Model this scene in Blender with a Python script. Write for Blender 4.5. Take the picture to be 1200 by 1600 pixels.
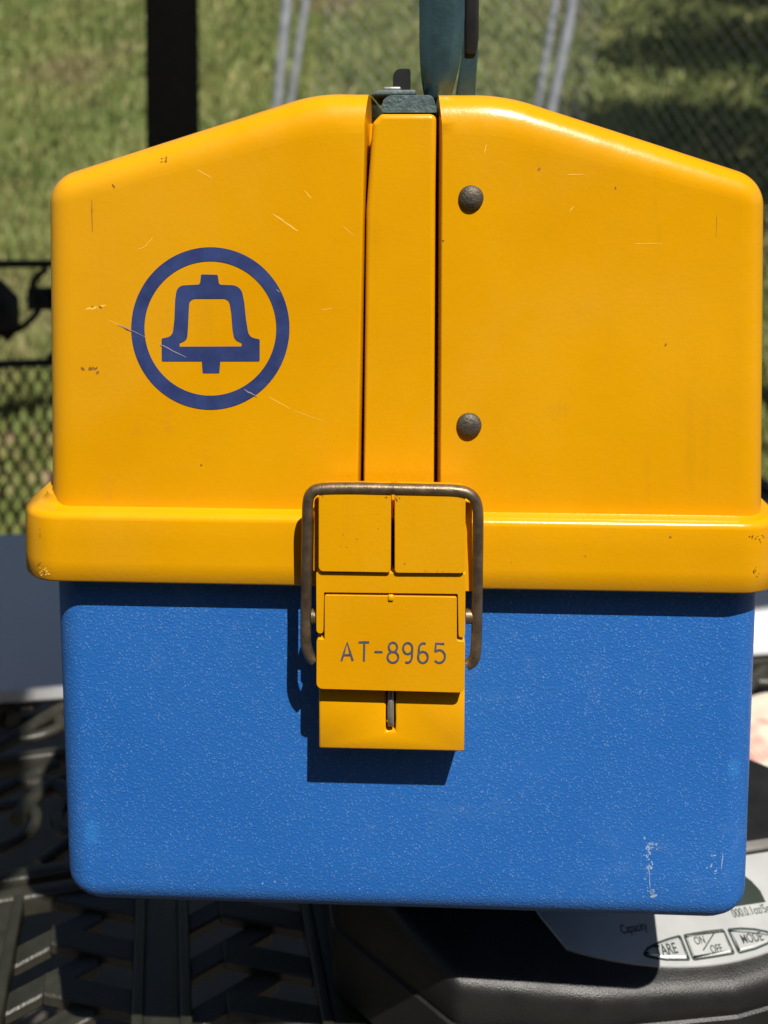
import bpy, bmesh, math, random
import numpy as np
from mathutils import Vector, Matrix, Quaternion, noise
random.seed(7); rng = np.random.default_rng(7)
for o in list(bpy.data.objects): bpy.data.objects.remove(o)
scene = bpy.context.scene
COL = scene.collection
R = math.radians

# ------------------------------------------------------------------ camera
TABLE_Z = 0.72
BOX_Z = TABLE_Z + 0.145               # underside of the toolbox (it stands on the scale)
CAM = Vector((0, 0, BOX_Z + 0.375))
PITCH = R(2.0)
FPX, HOR = 1500.0, 250.0              # focal length and eye level in photo pixels (1200 x 1600)
cam_d = bpy.data.cameras.new('camera'); cam = bpy.data.objects.new('camera', cam_d); COL.objects.link(cam)
cam.location = CAM
cam.rotation_euler = (R(90) - PITCH, 0, 0)
cam_d.sensor_width = 36; cam_d.lens = 36 * FPX / 1600
PPY = HOR + FPX * math.tan(PITCH)
cam_d.shift_y = -(800 - PPY) / 1600
cam_d.clip_start = 0.02; cam_d.clip_end = 600
cam_d.dof.use_dof = True; cam_d.dof.focus_distance = 0.452; cam_d.dof.aperture_fstop = 7.5
scene.camera = cam
scene.render.resolution_x, scene.render.resolution_y = 768, 1024

# ------------------------------------------------------------------ light
SUN = Vector((0.39, -1.0, 1.52)).normalized()       # towards the sun
elev = math.asin(SUN.z); azim = math.atan2(SUN.x, SUN.y)
w = bpy.data.worlds.new('World'); scene.world = w; w.use_nodes = True
nt = w.node_tree
sky = nt.nodes.new('ShaderNodeTexSky'); sky.sky_type = 'NISHITA'; sky.sun_disc = False
sky.sun_elevation = elev; sky.sun_rotation = azim
bg = nt.nodes['Background']; bg.inputs['Strength'].default_value = 0.05
nt.links.new(sky.outputs[0], bg.inputs['Color'])
sd = bpy.data.lights.new('sun', 'SUN'); sd.energy = 5.0; sd.angle = R(0.53); sd.color = (1.0, 0.955, 0.88)
sun = bpy.data.objects.new('sun', sd); COL.objects.link(sun)
sun.rotation_euler = SUN.to_track_quat('Z', 'Y').to_euler(); sun.location = (1, -3, 5)
scene.view_settings.view_transform = 'Standard'; scene.view_settings.look = 'None'
scene.view_settings.exposure = 0.38; scene.view_settings.gamma = 1.0

# ------------------------------------------------------------------ helpers
def tag(o, label=None, cat=None, group=None, kind=None):
    if label: o['label'] = label
    if cat: o['category'] = cat
    if group: o['group'] = group
    if kind: o['kind'] = kind
    return o

def empty(name, loc=(0, 0, 0), rz=0.0):
    o = bpy.data.objects.new(name, None); COL.objects.link(o)
    o.location = loc; o.rotation_euler = (0, 0, rz); o.empty_display_size = 0.05
    return o

def finish(name, me, mat, parent=None, smooth=True, angle=40):
    me.validate()
    if mat: me.materials.append(mat)
    if smooth and len(me.polygons):
        me.polygons.foreach_set('use_smooth', [True] * len(me.polygons))
        me.set_sharp_from_angle(angle=R(angle))
        for p in me.polygons:
            if len(p.vertices) > 8: p.use_smooth = False
    me.update()
    o = bpy.data.objects.new(name, me); COL.objects.link(o)
    if parent: o.parent = parent
    return o

def obj_py(name, V, F, mat, parent=None, smooth=True, angle=40, fix=True):
    me = bpy.data.meshes.new(name)
    me.from_pydata([tuple(v) for v in V], [], F)
    if fix:
        bm = bmesh.new(); bm.from_mesh(me)
        bmesh.ops.recalc_face_normals(bm, faces=bm.faces); bm.to_mesh(me); bm.free()
    return finish(name, me, mat, parent, smooth, angle)

def obj_bm(name, bm, mat, parent=None, smooth=True, angle=40):
    bmesh.ops.recalc_face_normals(bm, faces=bm.faces)
    me = bpy.data.meshes.new(name); bm.to_mesh(me); bm.free()
    return finish(name, me, mat, parent, smooth, angle)

def loft_data(secs, closed=True, caps=(True, True)):
    V, F = [], []
    n = len(secs[0])
    for s in secs: V += list(s)
    for i in range(len(secs) - 1):
        for j in range(n if closed else n - 1):
            k = (j + 1) % n
            F.append((i*n+j, i*n+k, (i+1)*n+k, (i+1)*n+j))
    if caps[0]: F.append(tuple(range(n)))
    if caps[1]: F.append(tuple((len(secs)-1)*n + j for j in reversed(range(n))))
    return V, F

def loft(name, secs, mat, parent=None, closed=True, caps=(True, True), angle=40, thick=0):
    V, F = loft_data(secs, closed, caps)
    o = obj_py(name, V, F, mat, parent, True, angle)
    return o

def round_poly(pts, n=7):
    """pts: (x, y, radius, weight) counter-clockwise or clockwise; returns list of (x, y, weight)"""
    out = []; m = len(pts)
    for i in range(m):
        p0 = Vector(pts[i-1][:2]); p1 = Vector(pts[i][:2]); p2 = Vector(pts[(i+1) % m][:2])
        r = pts[i][2]; wt = pts[i][3] if len(pts[i]) > 3 else 1.0
        a = (p0 - p1).normalized(); b = (p2 - p1).normalized()
        ang = a.angle(b)
        if r <= 1e-9 or abs(ang - math.pi) < 1e-3:
            out.append((p1.x, p1.y, wt)); continue
        t = min(r / math.tan(ang / 2), 0.49 * (p0 - p1).length, 0.49 * (p2 - p1).length)
        r = t * math.tan(ang / 2)
        c = p1 + (a + b).normalized() * (r / math.sin(ang / 2))
        s = p1 + a * t - c; e = p1 + b * t - c
        th = s.angle(e); sg = 1 if s.x * e.y - s.y * e.x > 0 else -1
        for k in range(n + 1):
            an = sg * th * k / n
            q = Vector((s.x*math.cos(an) - s.y*math.sin(an), s.x*math.sin(an) + s.y*math.cos(an))) + c
            out.append((q.x, q.y, wt))
    return out

def subdivide(pl, step):
    out = []
    m = len(pl)
    for i in range(m):
        a = pl[i]; b = pl[(i+1) % m]
        L = math.hypot(b[0]-a[0], b[1]-a[1]); k = max(1, int(L / step))
        for j in range(k):
            t = j / k
            out.append(tuple(a[c] + (b[c]-a[c])*t for c in range(3)))
    return out

def inset(pl, d):
    m = len(pl); area = sum(pl[i-1][0]*pl[i][1] - pl[i][0]*pl[i-1][1] for i in range(m))
    sg = 1 if area > 0 else -1; out = []
    for i in range(m):
        a = pl[i-1]; b = pl[(i+1) % m]; tx, ty = b[0]-a[0], b[1]-a[1]
        L = math.hypot(tx, ty) or 1
        out.append((pl[i][0] - sg*ty/L*d*pl[i][2], pl[i][1] + sg*tx/L*d*pl[i][2]))
    return out

def rrect(w, d, r, n=8):
    return [(x, y) for x, y, _ in round_poly([(-w/2, -d/2, r), (w/2, -d/2, r), (w/2, d/2, r), (-w/2, d/2, r)], n)]

def prism(name, pts, y0, y1, mat, parent=None, bevel=0.0012, tilt=None, seg=2):
    """polygon pts (x, z) extruded along local y from y0 (front) to y1 (back), edges bevelled"""
    bm = bmesh.new()
    a = [bm.verts.new((x, y0, z)) for x, z in pts]; b = [bm.verts.new((x, y1, z)) for x, z in pts]
    n = len(pts)
    bm.faces.new(a); bm.faces.new(b[::-1])
    for i in range(n): bm.faces.new((a[i], b[i], b[(i+1) % n], a[(i+1) % n]))
    bmesh.ops.recalc_face_normals(bm, faces=bm.faces)
    if bevel: bmesh.ops.bevel(bm, geom=list(bm.edges), offset=bevel, segments=seg, profile=0.5, affect='EDGES', clamp_overlap=True)
    if tilt:
        for v in bm.verts: v.co.y += (v.co.z - tilt[0]) * tilt[1]
    return obj_bm(name, bm, mat, parent, angle=50)

def tube_data(path, rad, n=10, cap=True, flat=1.0):
    P = [Vector(p) for p in path]; rr = rad if isinstance(rad, (list, tuple)) else [rad]*len(P)
    secs = []; up = None
    for i, p in enumerate(P):
        t = (P[min(i+1, len(P)-1)] - P[max(i-1, 0)]).normalized()
        if up is None:
            up = Vector((0, 0, 1)) if abs(t.z) < 0.9 else Vector((1, 0, 0))
        x = t.cross(up).normalized(); y = x.cross(t).normalized(); up = y
        secs.append([p + (x*math.cos(2*math.pi*k/n) + y*math.sin(2*math.pi*k/n)*flat)*rr[i] for k in range(n)])
    return loft_data(secs, True, (cap, cap))

def tube(name, path, rad, mat, parent=None, n=10, flat=1.0):
    V, F = tube_data(path, rad, n, True, flat)
    return obj_py(name, V, F, mat, parent, True, 60)

def tubes(name, paths, rad, mat, parent=None, n=6):
    V, F = [], []
    for p in paths:
        v, f = tube_data(p, rad, n); b = len(V)
        V += v; F += [tuple(i + b for i in q) for q in f]
    return obj_py(name, V, F, mat, parent, True, 60, fix=False)

def smooth_path(pts, n=8):
    P = [Vector(p) for p in pts]; out = []
    for i in range(len(P)-1):
        p0 = P[max(i-1, 0)]; p1 = P[i]; p2 = P[i+1]; p3 = P[min(i+2, len(P)-1)]
        for k in range(n):
            t = k/n
            out.append(0.5*((2*p1) + (p2-p0)*t + (2*p0-5*p1+4*p2-p3)*t*t + (3*p1-p0-3*p2+p3)*t**3))
    out.append(P[-1]); return out

def box(name, size, loc, mat, parent=None, bevel=0.0, rot=None, seg=2):
    bm = bmesh.new(); bmesh.ops.create_cube(bm, size=1.0)
    for v in bm.verts: v.co = Vector((v.co.x*size[0], v.co.y*size[1], v.co.z*size[2]))
    if bevel: bmesh.ops.bevel(bm, geom=list(bm.edges), offset=bevel, segments=seg, profile=0.5, affect='EDGES', clamp_overlap=True)
    o = obj_bm(name, bm, mat, parent, angle=50)
    o.location = loc
    if rot: o.rotation_euler = rot
    return o

def flat_shape(name, loops, depth, to3d, mat, parent, res=0):
    """2D outline with holes -> thin solid sheet; to3d maps (x, y, h) to parent space"""
    cu = bpy.data.curves.new(name, 'CURVE'); cu.dimensions = '2D'; cu.fill_mode = 'BOTH'
    S = 100.0
    for lp in loops:
        sp = cu.splines.new('POLY'); sp.points.add(len(lp)-1)
        for q, p in zip(sp.points, lp): q.co = (p[0]*S, p[1]*S, 0, 1)
        sp.use_cyclic_u = True
    cu.extrude = depth*S/2
    return curve_to(name, cu, 1/S, to3d, mat, parent)

def curve_to(name, cu, s, to3d, mat, parent):
    t = bpy.data.objects.new('tmp', cu); COL.objects.link(t)
    dg = bpy.context.evaluated_depsgraph_get()
    me = bpy.data.meshes.new_from_object(t.evaluated_get(dg))
    bpy.data.objects.remove(t)
    for v in me.vertices: v.co = to3d(v.co.x*s, v.co.y*s, v.co.z*s)
    me.name = name; me.materials.clear()
    return finish(name, me, mat, parent, False)

def text_shape(name, body, size, depth, to3d, mat, parent, bold=0.0, shear=0.0):
    cu = bpy.data.curves.new(name, 'FONT'); cu.body = body; cu.size = 1.0
    cu.align_x = 'CENTER'; cu.align_y = 'CENTER'; cu.extrude = depth/size/2; cu.offset = bold; cu.shear = shear
    return curve_to(name, cu, size, to3d, mat, parent)

# measuring: the ray through a photo pixel, and where it meets a plane of a thing's own frame
fwd = Vector((0, math.cos(PITCH), -math.sin(PITCH))); upv = Vector((0, math.sin(PITCH), math.cos(PITCH)))
def ray(px, py): return fwd + Vector((1, 0, 0))*((px-600)/FPX) + upv*((PPY-py)/FPX)
def meet(px, py, M, p0, nrm):
    Mi = M.inverted(); o = Mi @ CAM; d = Mi.to_3x3() @ ray(px, py)
    t = (Vector(p0) - o).dot(Vector(nrm)) / d.dot(Vector(nrm))
    return o + d*t

# ------------------------------------------------------------------ materials
def mat_new(name):
    m = bpy.data.materials.new(name); m.use_nodes = True
    return m, m.node_tree, m.node_tree.nodes['Principled BSDF']

class NB:
    def __init__(s, nt): s.nt = nt
    def n(s, t, **kw):
        x = s.nt.nodes.new(t)
        for k, v in kw.items(): setattr(x, k, v)
        return x
    def l(s, a, b): s.nt.links.new(a, b)
    def coord(s, scale=(1, 1, 1), src='Object'):
        c = s.n('ShaderNodeTexCoord'); m = s.n('ShaderNodeMapping'); m.inputs['Scale'].default_value = scale
        s.l(c.outputs[src], m.inputs['Vector']); return m.outputs[0]
    def noise(s, vec, scale, detail=4, rough=0.55, dist=0.0):
        t = s.n('ShaderNodeTexNoise'); t.inputs['Scale'].default_value = scale; t.inputs['Detail'].default_value = detail
        t.inputs['Roughness'].default_value = rough; t.inputs['Distortion'].default_value = dist
        s.l(vec, t.inputs['Vector']); return t.outputs['Fac']
    def voro(s, vec, scale, feature='F1', out='Distance', rand=1.0):
        t = s.n('ShaderNodeTexVoronoi', feature=feature); t.inputs['Scale'].default_value = scale
        t.inputs['Randomness'].default_value = rand
        s.l(vec, t.inputs['Vector']); return t.outputs[out]
    def ramp(s, fac, stops):
        r = s.n('ShaderNodeValToRGB'); e = r.color_ramp.elements
        while len(e) < len(stops): e.new(0.5)
        for i, (p, c) in enumerate(stops):
            e[i].position = p; e[i].color = (c, c, c, 1) if isinstance(c, (int, float)) else (*c, 1)
        s.l(fac, r.inputs[0]); return r.outputs[0]
    def mix(s, fac, a, b, mode='MIX'):
        m = s.n('ShaderNodeMix', data_type='RGBA', blend_type=mode)
        for sock, v in ((m.inputs[0], fac), (m.inputs[6], a), (m.inputs[7], b)):
            if isinstance(v, bpy.types.NodeSocket): s.l(v, sock)
            elif isinstance(v, (int, float)): sock.default_value = v
            else: sock.default_value = (*v, 1)
        return m.outputs[2]
    def math(s, op, a, b=None, c=None):
        m = s.n('ShaderNodeMath', operation=op)
        for i, v in enumerate((a, b, c)):
            if v is None: continue
            if isinstance(v, (int, float)): m.inputs[i].default_value = v
            else: s.l(v, m.inputs[i])
        return m.outputs[0]
    def bump(s, h, strength, dist, prev=None):
        b = s.n('ShaderNodeBump'); b.inputs['Strength'].default_value = strength; b.inputs['Distance'].default_value = dist
        s.l(h, b.inputs['Height'])
        if prev is not None: s.l(prev, b.inputs['Normal'])
        return b.outputs[0]
    def segment(s, vec, p0, p1, wid, jitter=None):
        """mask of a soft-edged band between p0 and p1 (x, z of the thing's own space)"""
        sep = s.n('ShaderNodeSeparateXYZ'); s.l(vec, sep.inputs[0])
        dx, dz = p1[0]-p0[0], p1[1]-p0[1]; L2 = dx*dx + dz*dz
        ax = s.math('SUBTRACT', sep.outputs[0], p0[0]); az = s.math('SUBTRACT', sep.outputs[2], p0[1])
        t = s.math('ADD', s.math('MULTIPLY', ax, dx/L2), s.math('MULTIPLY', az, dz/L2))
        t = s.math('MINIMUM', s.math('MAXIMUM', t, 0.0), 1.0)
        ex = s.math('SUBTRACT', ax, s.math('MULTIPLY', t, dx)); ez = s.math('SUBTRACT', az, s.math('MULTIPLY', t, dz))
        d = s.math('SQRT', s.math('ADD', s.math('MULTIPLY', ex, ex), s.math('MULTIPLY', ez, ez)))
        m = s.math('SUBTRACT', 1.0, s.math('DIVIDE', d, wid))
        m = s.math('MINIMUM', s.math('MAXIMUM', s.math('MULTIPLY', m, 2.0), 0.0), 1.0)
        if jitter is not None: m = s.math('MULTIPLY', m, jitter)
        return m

def simple(name, col, rough=0.5, metal=0.0, var=0.15, nscale=40, bump=0.0, bscale=300, spec=0.5, coat=0.0):
    m, nt, b = mat_new(name); k = NB(nt); v = k.coord()
    f = k.noise(v, nscale, 5, 0.6)
    c = k.mix(k.ramp(f, [(0.3, 0.0), (0.7, 1.0)]), tuple(x*(1-var) for x in col), tuple(min(1, x*(1+var)) for x in col))
    k.l(c, b.inputs['Base Color']); b.inputs['Metallic'].default_value = metal
    r = k.math('ADD', k.math('MULTIPLY', k.math('SUBTRACT', f, 0.5), 0.3), rough); k.l(r, b.inputs['Roughness'])
    b.inputs['Specular IOR Level'].default_value = spec; b.inputs['Coat Weight'].default_value = coat
    if bump: k.l(k.bump(k.noise(v, bscale, 3, 0.6), bump, 0.001), b.inputs['Normal'])
    return m

# ------------------------------------------------------------------ terrain
def ground_h(x, y):
    h = 0.0
    if y > 3.6:
        t = y - 3.6
        h = 0.36*(math.sqrt(t*t + 1.2) - math.sqrt(1.2)) if y < 34 else 0.36*(math.sqrt(30.4**2 + 1.2) - 1.095) + (y-34)*0.03
    h += 0.05*min(1, max(0, (y-3)/2))*noise.noise(Vector((x*0.5, y*0.5, 0))) + 0.3*min(1, max(0, (y-6)/10))*noise.noise(Vector((x*0.12, y*0.12, 3)))
    return h - 0.04

def make_ground():
    m, nt, b = mat_new('grass_ground'); k = NB(nt); v = k.coord()
    a = k.noise(v, 0.9, 6, 0.65); f = k.noise(v, 14, 4, 0.6); p = k.noise(v, 0.45, 3, 0.5)
    c = k.mix(k.ramp(a, [(0.32, 0.0), (0.68, 1.0)]), (0.055, 0.085, 0.018), (0.13, 0.145, 0.04))
    c = k.mix(k.ramp(p, [(0.55, 0.0), (0.72, 0.7)]), c, (0.2, 0.15, 0.085))
    c = k.mix(k.ramp(f, [(0.35, 0.5), (0.65, 0.0)]), c, (0.035, 0.05, 0.012))
    mp = k.n('ShaderNodeMapping'); mp.inputs['Location'].default_value = (1.75/0.95, -3.95/0.47, 0); mp.inputs['Scale'].default_value = (1/0.95, 1/0.47, 0); k.l(k.coord(), mp.inputs['Vector'])
    ln = k.n('ShaderNodeVectorMath', operation='LENGTH'); k.l(mp.outputs[0], ln.inputs[0])
    sm = k.ramp(k.math('ADD', ln.outputs['Value'], k.math('MULTIPLY', f, 0.5)), [(0.9, 1.0), (1.0, 0.0)])
    c = k.mix(sm, c, (0.26, 0.165, 0.105))
    k.l(c, b.inputs['Base Color']); b.inputs['Roughness'].default_value = 0.95
    k.l(k.bump(f, 0.8, 0.05), b.inputs['Normal'])
    xs = sorted(set([round(x, 3) for x in list(np.linspace(-14, 14, 113)) + [-200, -120, -70, -40, -25, 25, 40, 70, 120, 200]]))
    ys = sorted(set([round(y, 3) for y in list(np.linspace(2, 34, 129)) + [-150, -80, -40, -20, -8, -3, 40, 55, 80, 130, 220, 320]]))
    V = [(x, y, ground_h(x, y)) for y in ys for x in xs]; nx = len(xs)
    F = [(j*nx+i, j*nx+i+1, (j+1)*nx+i+1, (j+1)*nx+i) for j in range(len(ys)-1) for i in range(nx-1)]
    tag(obj_py('ground', V, F, m, None, True, 80, False), kind='structure')
make_ground()

def make_grass():
    m, nt, b = mat_new('grass_blade'); k = NB(nt); v = k.coord()
    g = k.n('ShaderNodeNewGeometry')
    big = k.noise(v, 0.8, 4, 0.6); pat = k.noise(v, 0.5, 3, 0.5)
    c = k.mix(k.ramp(big, [(0.35, 0.0), (0.65, 1.0)]), (0.095, 0.140, 0.032), (0.180, 0.205, 0.058))
    c = k.mix(k.ramp(g.outputs['Random Per Island'], [(0.62, 0.0), (0.95, 0.75)]), c, (0.30, 0.26, 0.11))
    c = k.mix(k.ramp(pat, [(0.56, 0.0), (0.7, 0.55)]), c, (0.22, 0.155, 0.09))
    k.l(c, b.inputs['Base Color']); b.inputs['Roughness'].default_value = 0.6
    b.inputs['Specular IOR Level'].default_value = 0.25
    N = 250000
    u = rng.random(N); y = 2.95 * (20/2.95)**(u**0.9)
    x = np.sign(rng.random(N)-0.5) * rng.random(N)**1.25 * (0.95*y + 0.8)
    keep = np.array([noise.noise(Vector((a*1.3, c*1.3, 9))) > -0.32 or random.random() < 0.35 for a, c in zip(x, y)])
    soil = ((x+1.75)/0.9)**2 + ((y-3.95)/0.42)**2
    keep &= (soil > 1.0) | (rng.random(N) < 0.35)
    x, y = x[keep], y[keep]; N = len(x)
    z = np.array([ground_h(a, c) for a, c in zip(x, y)])
    hgt = (0.05 + 0.07*rng.random(N)) * (0.85 + y*0.05); wd = 0.004 + 0.0022*y
    an = rng.random(N)*math.pi; ln = (rng.random((N, 2))-0.5) * hgt[:, None]*1.1
    dx, dy = np.cos(an)*wd, np.sin(an)*wd
    V = np.empty((N, 4, 3))
    V[:, 0] = np.c_[x-dx, y-dy, z-0.01]; V[:, 1] = np.c_[x+dx, y+dy, z-0.01]
    V[:, 2] = np.c_[x+dx*0.6+ln[:, 0]*0.45, y+dy*0.6+ln[:, 1]*0.45, z+hgt*0.6]
    V[:, 3] = np.c_[x+ln[:, 0], y+ln[:, 1], z+hgt]
    me = bpy.data.meshes.new('grass'); me.vertices.add(N*4); me.vertices.foreach_set('co', V.ravel())
    me.loops.add(N*6); me.polygons.add(N*2)
    base = np.arange(N)[:, None]*4
    me.loops.foreach_set('vertex_index', (base + np.array([[0, 1, 2, 0, 2, 3]])).ravel())
    me.polygons.foreach_set('loop_start', np.arange(N*2)*3)
    me.update(calc_edges=True); me.materials.append(m)
    o = bpy.data.objects.new('grass', me); COL.objects.link(o)
    tag(o, 'rough sunlit grass growing up the hillside behind the patio', 'grass', kind='stuff')
make_grass()

M_conc = simple('patio_concrete', (0.11, 0.095, 0.08), 0.9, var=0.3, nscale=6, bump=0.4, bscale=80)
tag(box('patio', (11, 7.4, 0.16), (0, -0.85, -0.08), M_conc, None, 0.01), kind='structure')

# ------------------------------------------------------------------ pergola: post in view, roof above and out of view
YAW = R(12.4)
M_black = simple('black_paint_metal', (0.012, 0.012, 0.012), 0.45, var=0.3, nscale=30)
M_roof = simple('canopy_cloth', (0.09, 0.085, 0.075), 0.9, var=0.15, nscale=10)
def make_pergola():
    g = empty('pergola', (0.054, -0.187, 0), YAW)
    # roof front edge runs through the frame origin along local x
    hx0, hx1, dep, hz = -3.2, 2.9, 3.2, 2.505
    box('added_shade_cloth', (hx1-hx0+0.04, 1.30, 0.012), ((hx0+hx1)/2, 0.63, hz+0.002), M_roof, g, 0.003)  # unseen cloth, added and sized to shade the table behind the toolbox
    for k in range(6): box('rafter', (0.04, dep-0.06, 0.08), (hx0 + (k+0.5)*(hx1-hx0)/6, dep/2, hz-0.052), M_black, g, 0.004)
    for (x, y, sx, sy, n) in ((hx0+(hx1-hx0)/2, 0.0, hx1-hx0, 0.05, 0), (hx0+(hx1-hx0)/2, dep, hx1-hx0, 0.05, 0)):
        box('roof_beam', (sx, sy, 0.10), (x, y, hz-0.055), M_black, g, 0.005)
    for x in (hx0, hx1): box('roof_beam', (0.05, dep-0.06, 0.10), (x, dep/2, hz-0.055), M_black, g, 0.005)
    # the post that shows, left of the toolbox, plus the corner posts
    M_post = simple('dark_stained_post', (0.0025, 0.0025, 0.0022), 0.8, var=0.3, nscale=30, spec=0.03)
    def post(x, y, s): box('post', (s, s, hz-0.105), (x, y, (hz-0.105)/2), M_post, g, 0.006)
    L = Matrix.Translation((0.054, -0.187, 0)) @ Matrix.Rotation(YAW, 4, 'Z')
    p = L.inverted() @ Vector((-0.562, 2.56, 0))
    for (x, y, s) in ((p.x, p.y, 0.135), (hx0+0.05, 0.02, 0.1), (hx1-0.05, 0.02, 0.1), (hx0+0.05, dep-0.05, 0.1), (hx1-0.05, dep-0.05, 0.1)):
        post(x, y, s)
    tag(g, 'black square pergola post rising behind the left shoulder of the toolbox', 'pergola')
make_pergola()

# ------------------------------------------------------------------ chain-link fence
M_galv = simple('galvanised_steel', (0.42, 0.43, 0.45), 0.45, 0.6, var=0.25, nscale=20)
M_wire = simple('fence_wire', (0.34, 0.36, 0.36), 0.5, 0.5, var=0.3, nscale=20)
def fence_post(f, px, Y, lean, r=0.026):
    x = (px-600)/FPX*Y; g = ground_h(x, Y); h = 2.4
    # px is where the post crosses the photo's top edge
    ztop = CAM.z + HOR/FPX*Y
    base = x - lean*(ztop-g)
    tube('post', [(base, Y, g-0.1), (base + lean*(h+0.3), Y, g+h+0.3)], r, M_galv, f, 12)
    return base, g
def mesh_panel(f, A, B, h, lean, pitch=0.075, r=0.0019):
    A, B = Vector(A), Vector(B); L = (B-A).length; d = (B-A)/L; paths = []
    n = int(L/pitch)
    for i in range(-int(h/pitch)-1, n+1):
        for s in (1, -1):
            x0 = i*pitch if s > 0 else i*pitch + h
            pts = []
            z0, z1 = 0.0, h
            xa, xb = x0, x0 + s*h
            lo, hi = 0.0, 1.0
            for (q0, q1) in ((xa, xb),):
                dxq = q1-q0
                t0, t1 = (0-q0)/dxq, (L-q0)/dxq
                lo = max(lo, min(t0, t1)); hi = min(hi, max(t0, t1))
            if hi-lo < 0.02: continue
            m = 9
            for k in range(m):
                t = lo + (hi-lo)*k/(m-1)
                q = A + d*(xa + (xb-xa)*t); zz = z0 + (z1-z0)*t
                zg = ground_h(q.x, q.y) + zz
                pts.append((q.x + lean*zz, q.y + 0.012*math.sin(k*2.1+i), zg))
            paths.append(pts)
    return tubes('wire_mesh', paths, r, M_wire, f, 3)
def make_fences():
    f = tag(empty('chain_link_fence', (-0.6, 5.5, 0)), 'rusty grey chain-link fence section with a leaning pair of posts left of the handle', 'fence')
    def rel(o, root):
        for c in o.children: c.location = -root.location
    for px, Y, ln, r in ((449, 5.4, 0.10, 0.030), (478, 5.3, 0.16, 0.022)): fence_post(f, px, Y, ln, r)
    mesh_panel(f, (-0.62, 5.45, 0), (1.0, 5.6, 0), 2.1, 0.16, 0.085)
    for c in f.children: c.location = -f.location
    g = tag(empty('chain_link_fence', (1.0, 5.6, 0)), 'chain-link fence section running right from the leaning grey posts above the lid', 'fence')
    for px, Y, ln, r in ((866, 5.6, 0.17, 0.024), (893, 5.5, 0.20, 0.033)): fence_post(g, px, Y, ln, r)
    mesh_panel(g, (0.95, 5.55, 0), (2.35, 3.55, 0), 2.1, 0.05, 0.085, 0.0019)
    for c in g.children: c.location = -g.location
make_fences()

# ------------------------------------------------------------------ tree outside the picture, whose shade lies on the hillside
def make_tree(loc, H, cr, nleaf, label, seed):
    rr = random.Random(seed)
    t = empty('shade_tree', loc)
    bark = bpy.data.materials.get('bark') or simple('bark', (0.09, 0.065, 0.045), 0.9, var=0.3, nscale=12, bump=0.8, bscale=30)
    paths = [[(0, 0, -0.2), (0.05, 0.02, H*0.3), (0.0, 0.1, H*0.6), (0.1, 0, H*0.85)]]
    V, F = tube_data(smooth_path(paths[0]), [0.16-0.1*i/24 for i in range(25)], 9)
    ends = []
    for i in range(9):
        a = i*2.4; z0 = H*(0.35+0.05*i); e = Vector((math.cos(a)*cr*0.8, math.sin(a)*cr*0.8, z0+0.5+rr.random()))
        v, f = tube_data(smooth_path([(0, 0.05, z0), (e.x*0.5, e.y*0.5, z0+0.2), e], 4), [0.06-0.045*k/8 for k in range(9)], 6)
        b = len(V); V += v; F += [tuple(q+b for q in ff) for ff in f]; ends.append(e)
    obj_py('trunk', V, F, bark, t, fix=False)
    m = bpy.data.materials.get('leaf')
    if not m:
        m, nt, b = mat_new('leaf'); k = NB(nt); g = k.n('ShaderNodeNewGeometry')
        k.l(k.mix(g.outputs['Random Per Island'], (0.035, 0.07, 0.012), (0.09, 0.13, 0.03)), b.inputs['Base Color'])
        b.inputs['Roughness'].default_value = 0.55
    LV, LF = [], []
    for i in range(nleaf):
        e = rr.choice(ends)*0.75 + Vector((0, 0, H*0.18))
        c = e + Vector((rr.gauss(0, 1), rr.gauss(0, 1), rr.gauss(0, 0.7)))*cr*0.3
        a = Vector((rr.gauss(0, 1), rr.gauss(0, 1), rr.gauss(0, 0.5))).normalized()*0.11; bq = a.cross(Vector((rr.gauss(0, 1), rr.gauss(0, 1), 1))).normalized()*0.05
        n0 = len(LV); LV += [c-a, c+bq, c+a, c-bq]; LF.append((n0, n0+1, n0+2, n0+3))
    obj_py('crown', LV, LF, m, t, False, fix=False)
    tag(t, label, 'tree')
for (x, y, H, cr, n, lab, sd_) in ((3.5, 6.0, 6.2, 1.5, 3200, 'leafy tree nearest the patio right of the fence', 3), (5.4, 9.2, 7.0, 1.9, 4200, 'spreading tree halfway up the hill on the right', 4),
                                   (7.6, 12.5, 7.5, 2.1, 4200, 'tallest leafy tree high on the hill at right', 6)):
    make_tree((x, y, ground_h(x, y)), H, cr, n, lab, sd_)

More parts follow.
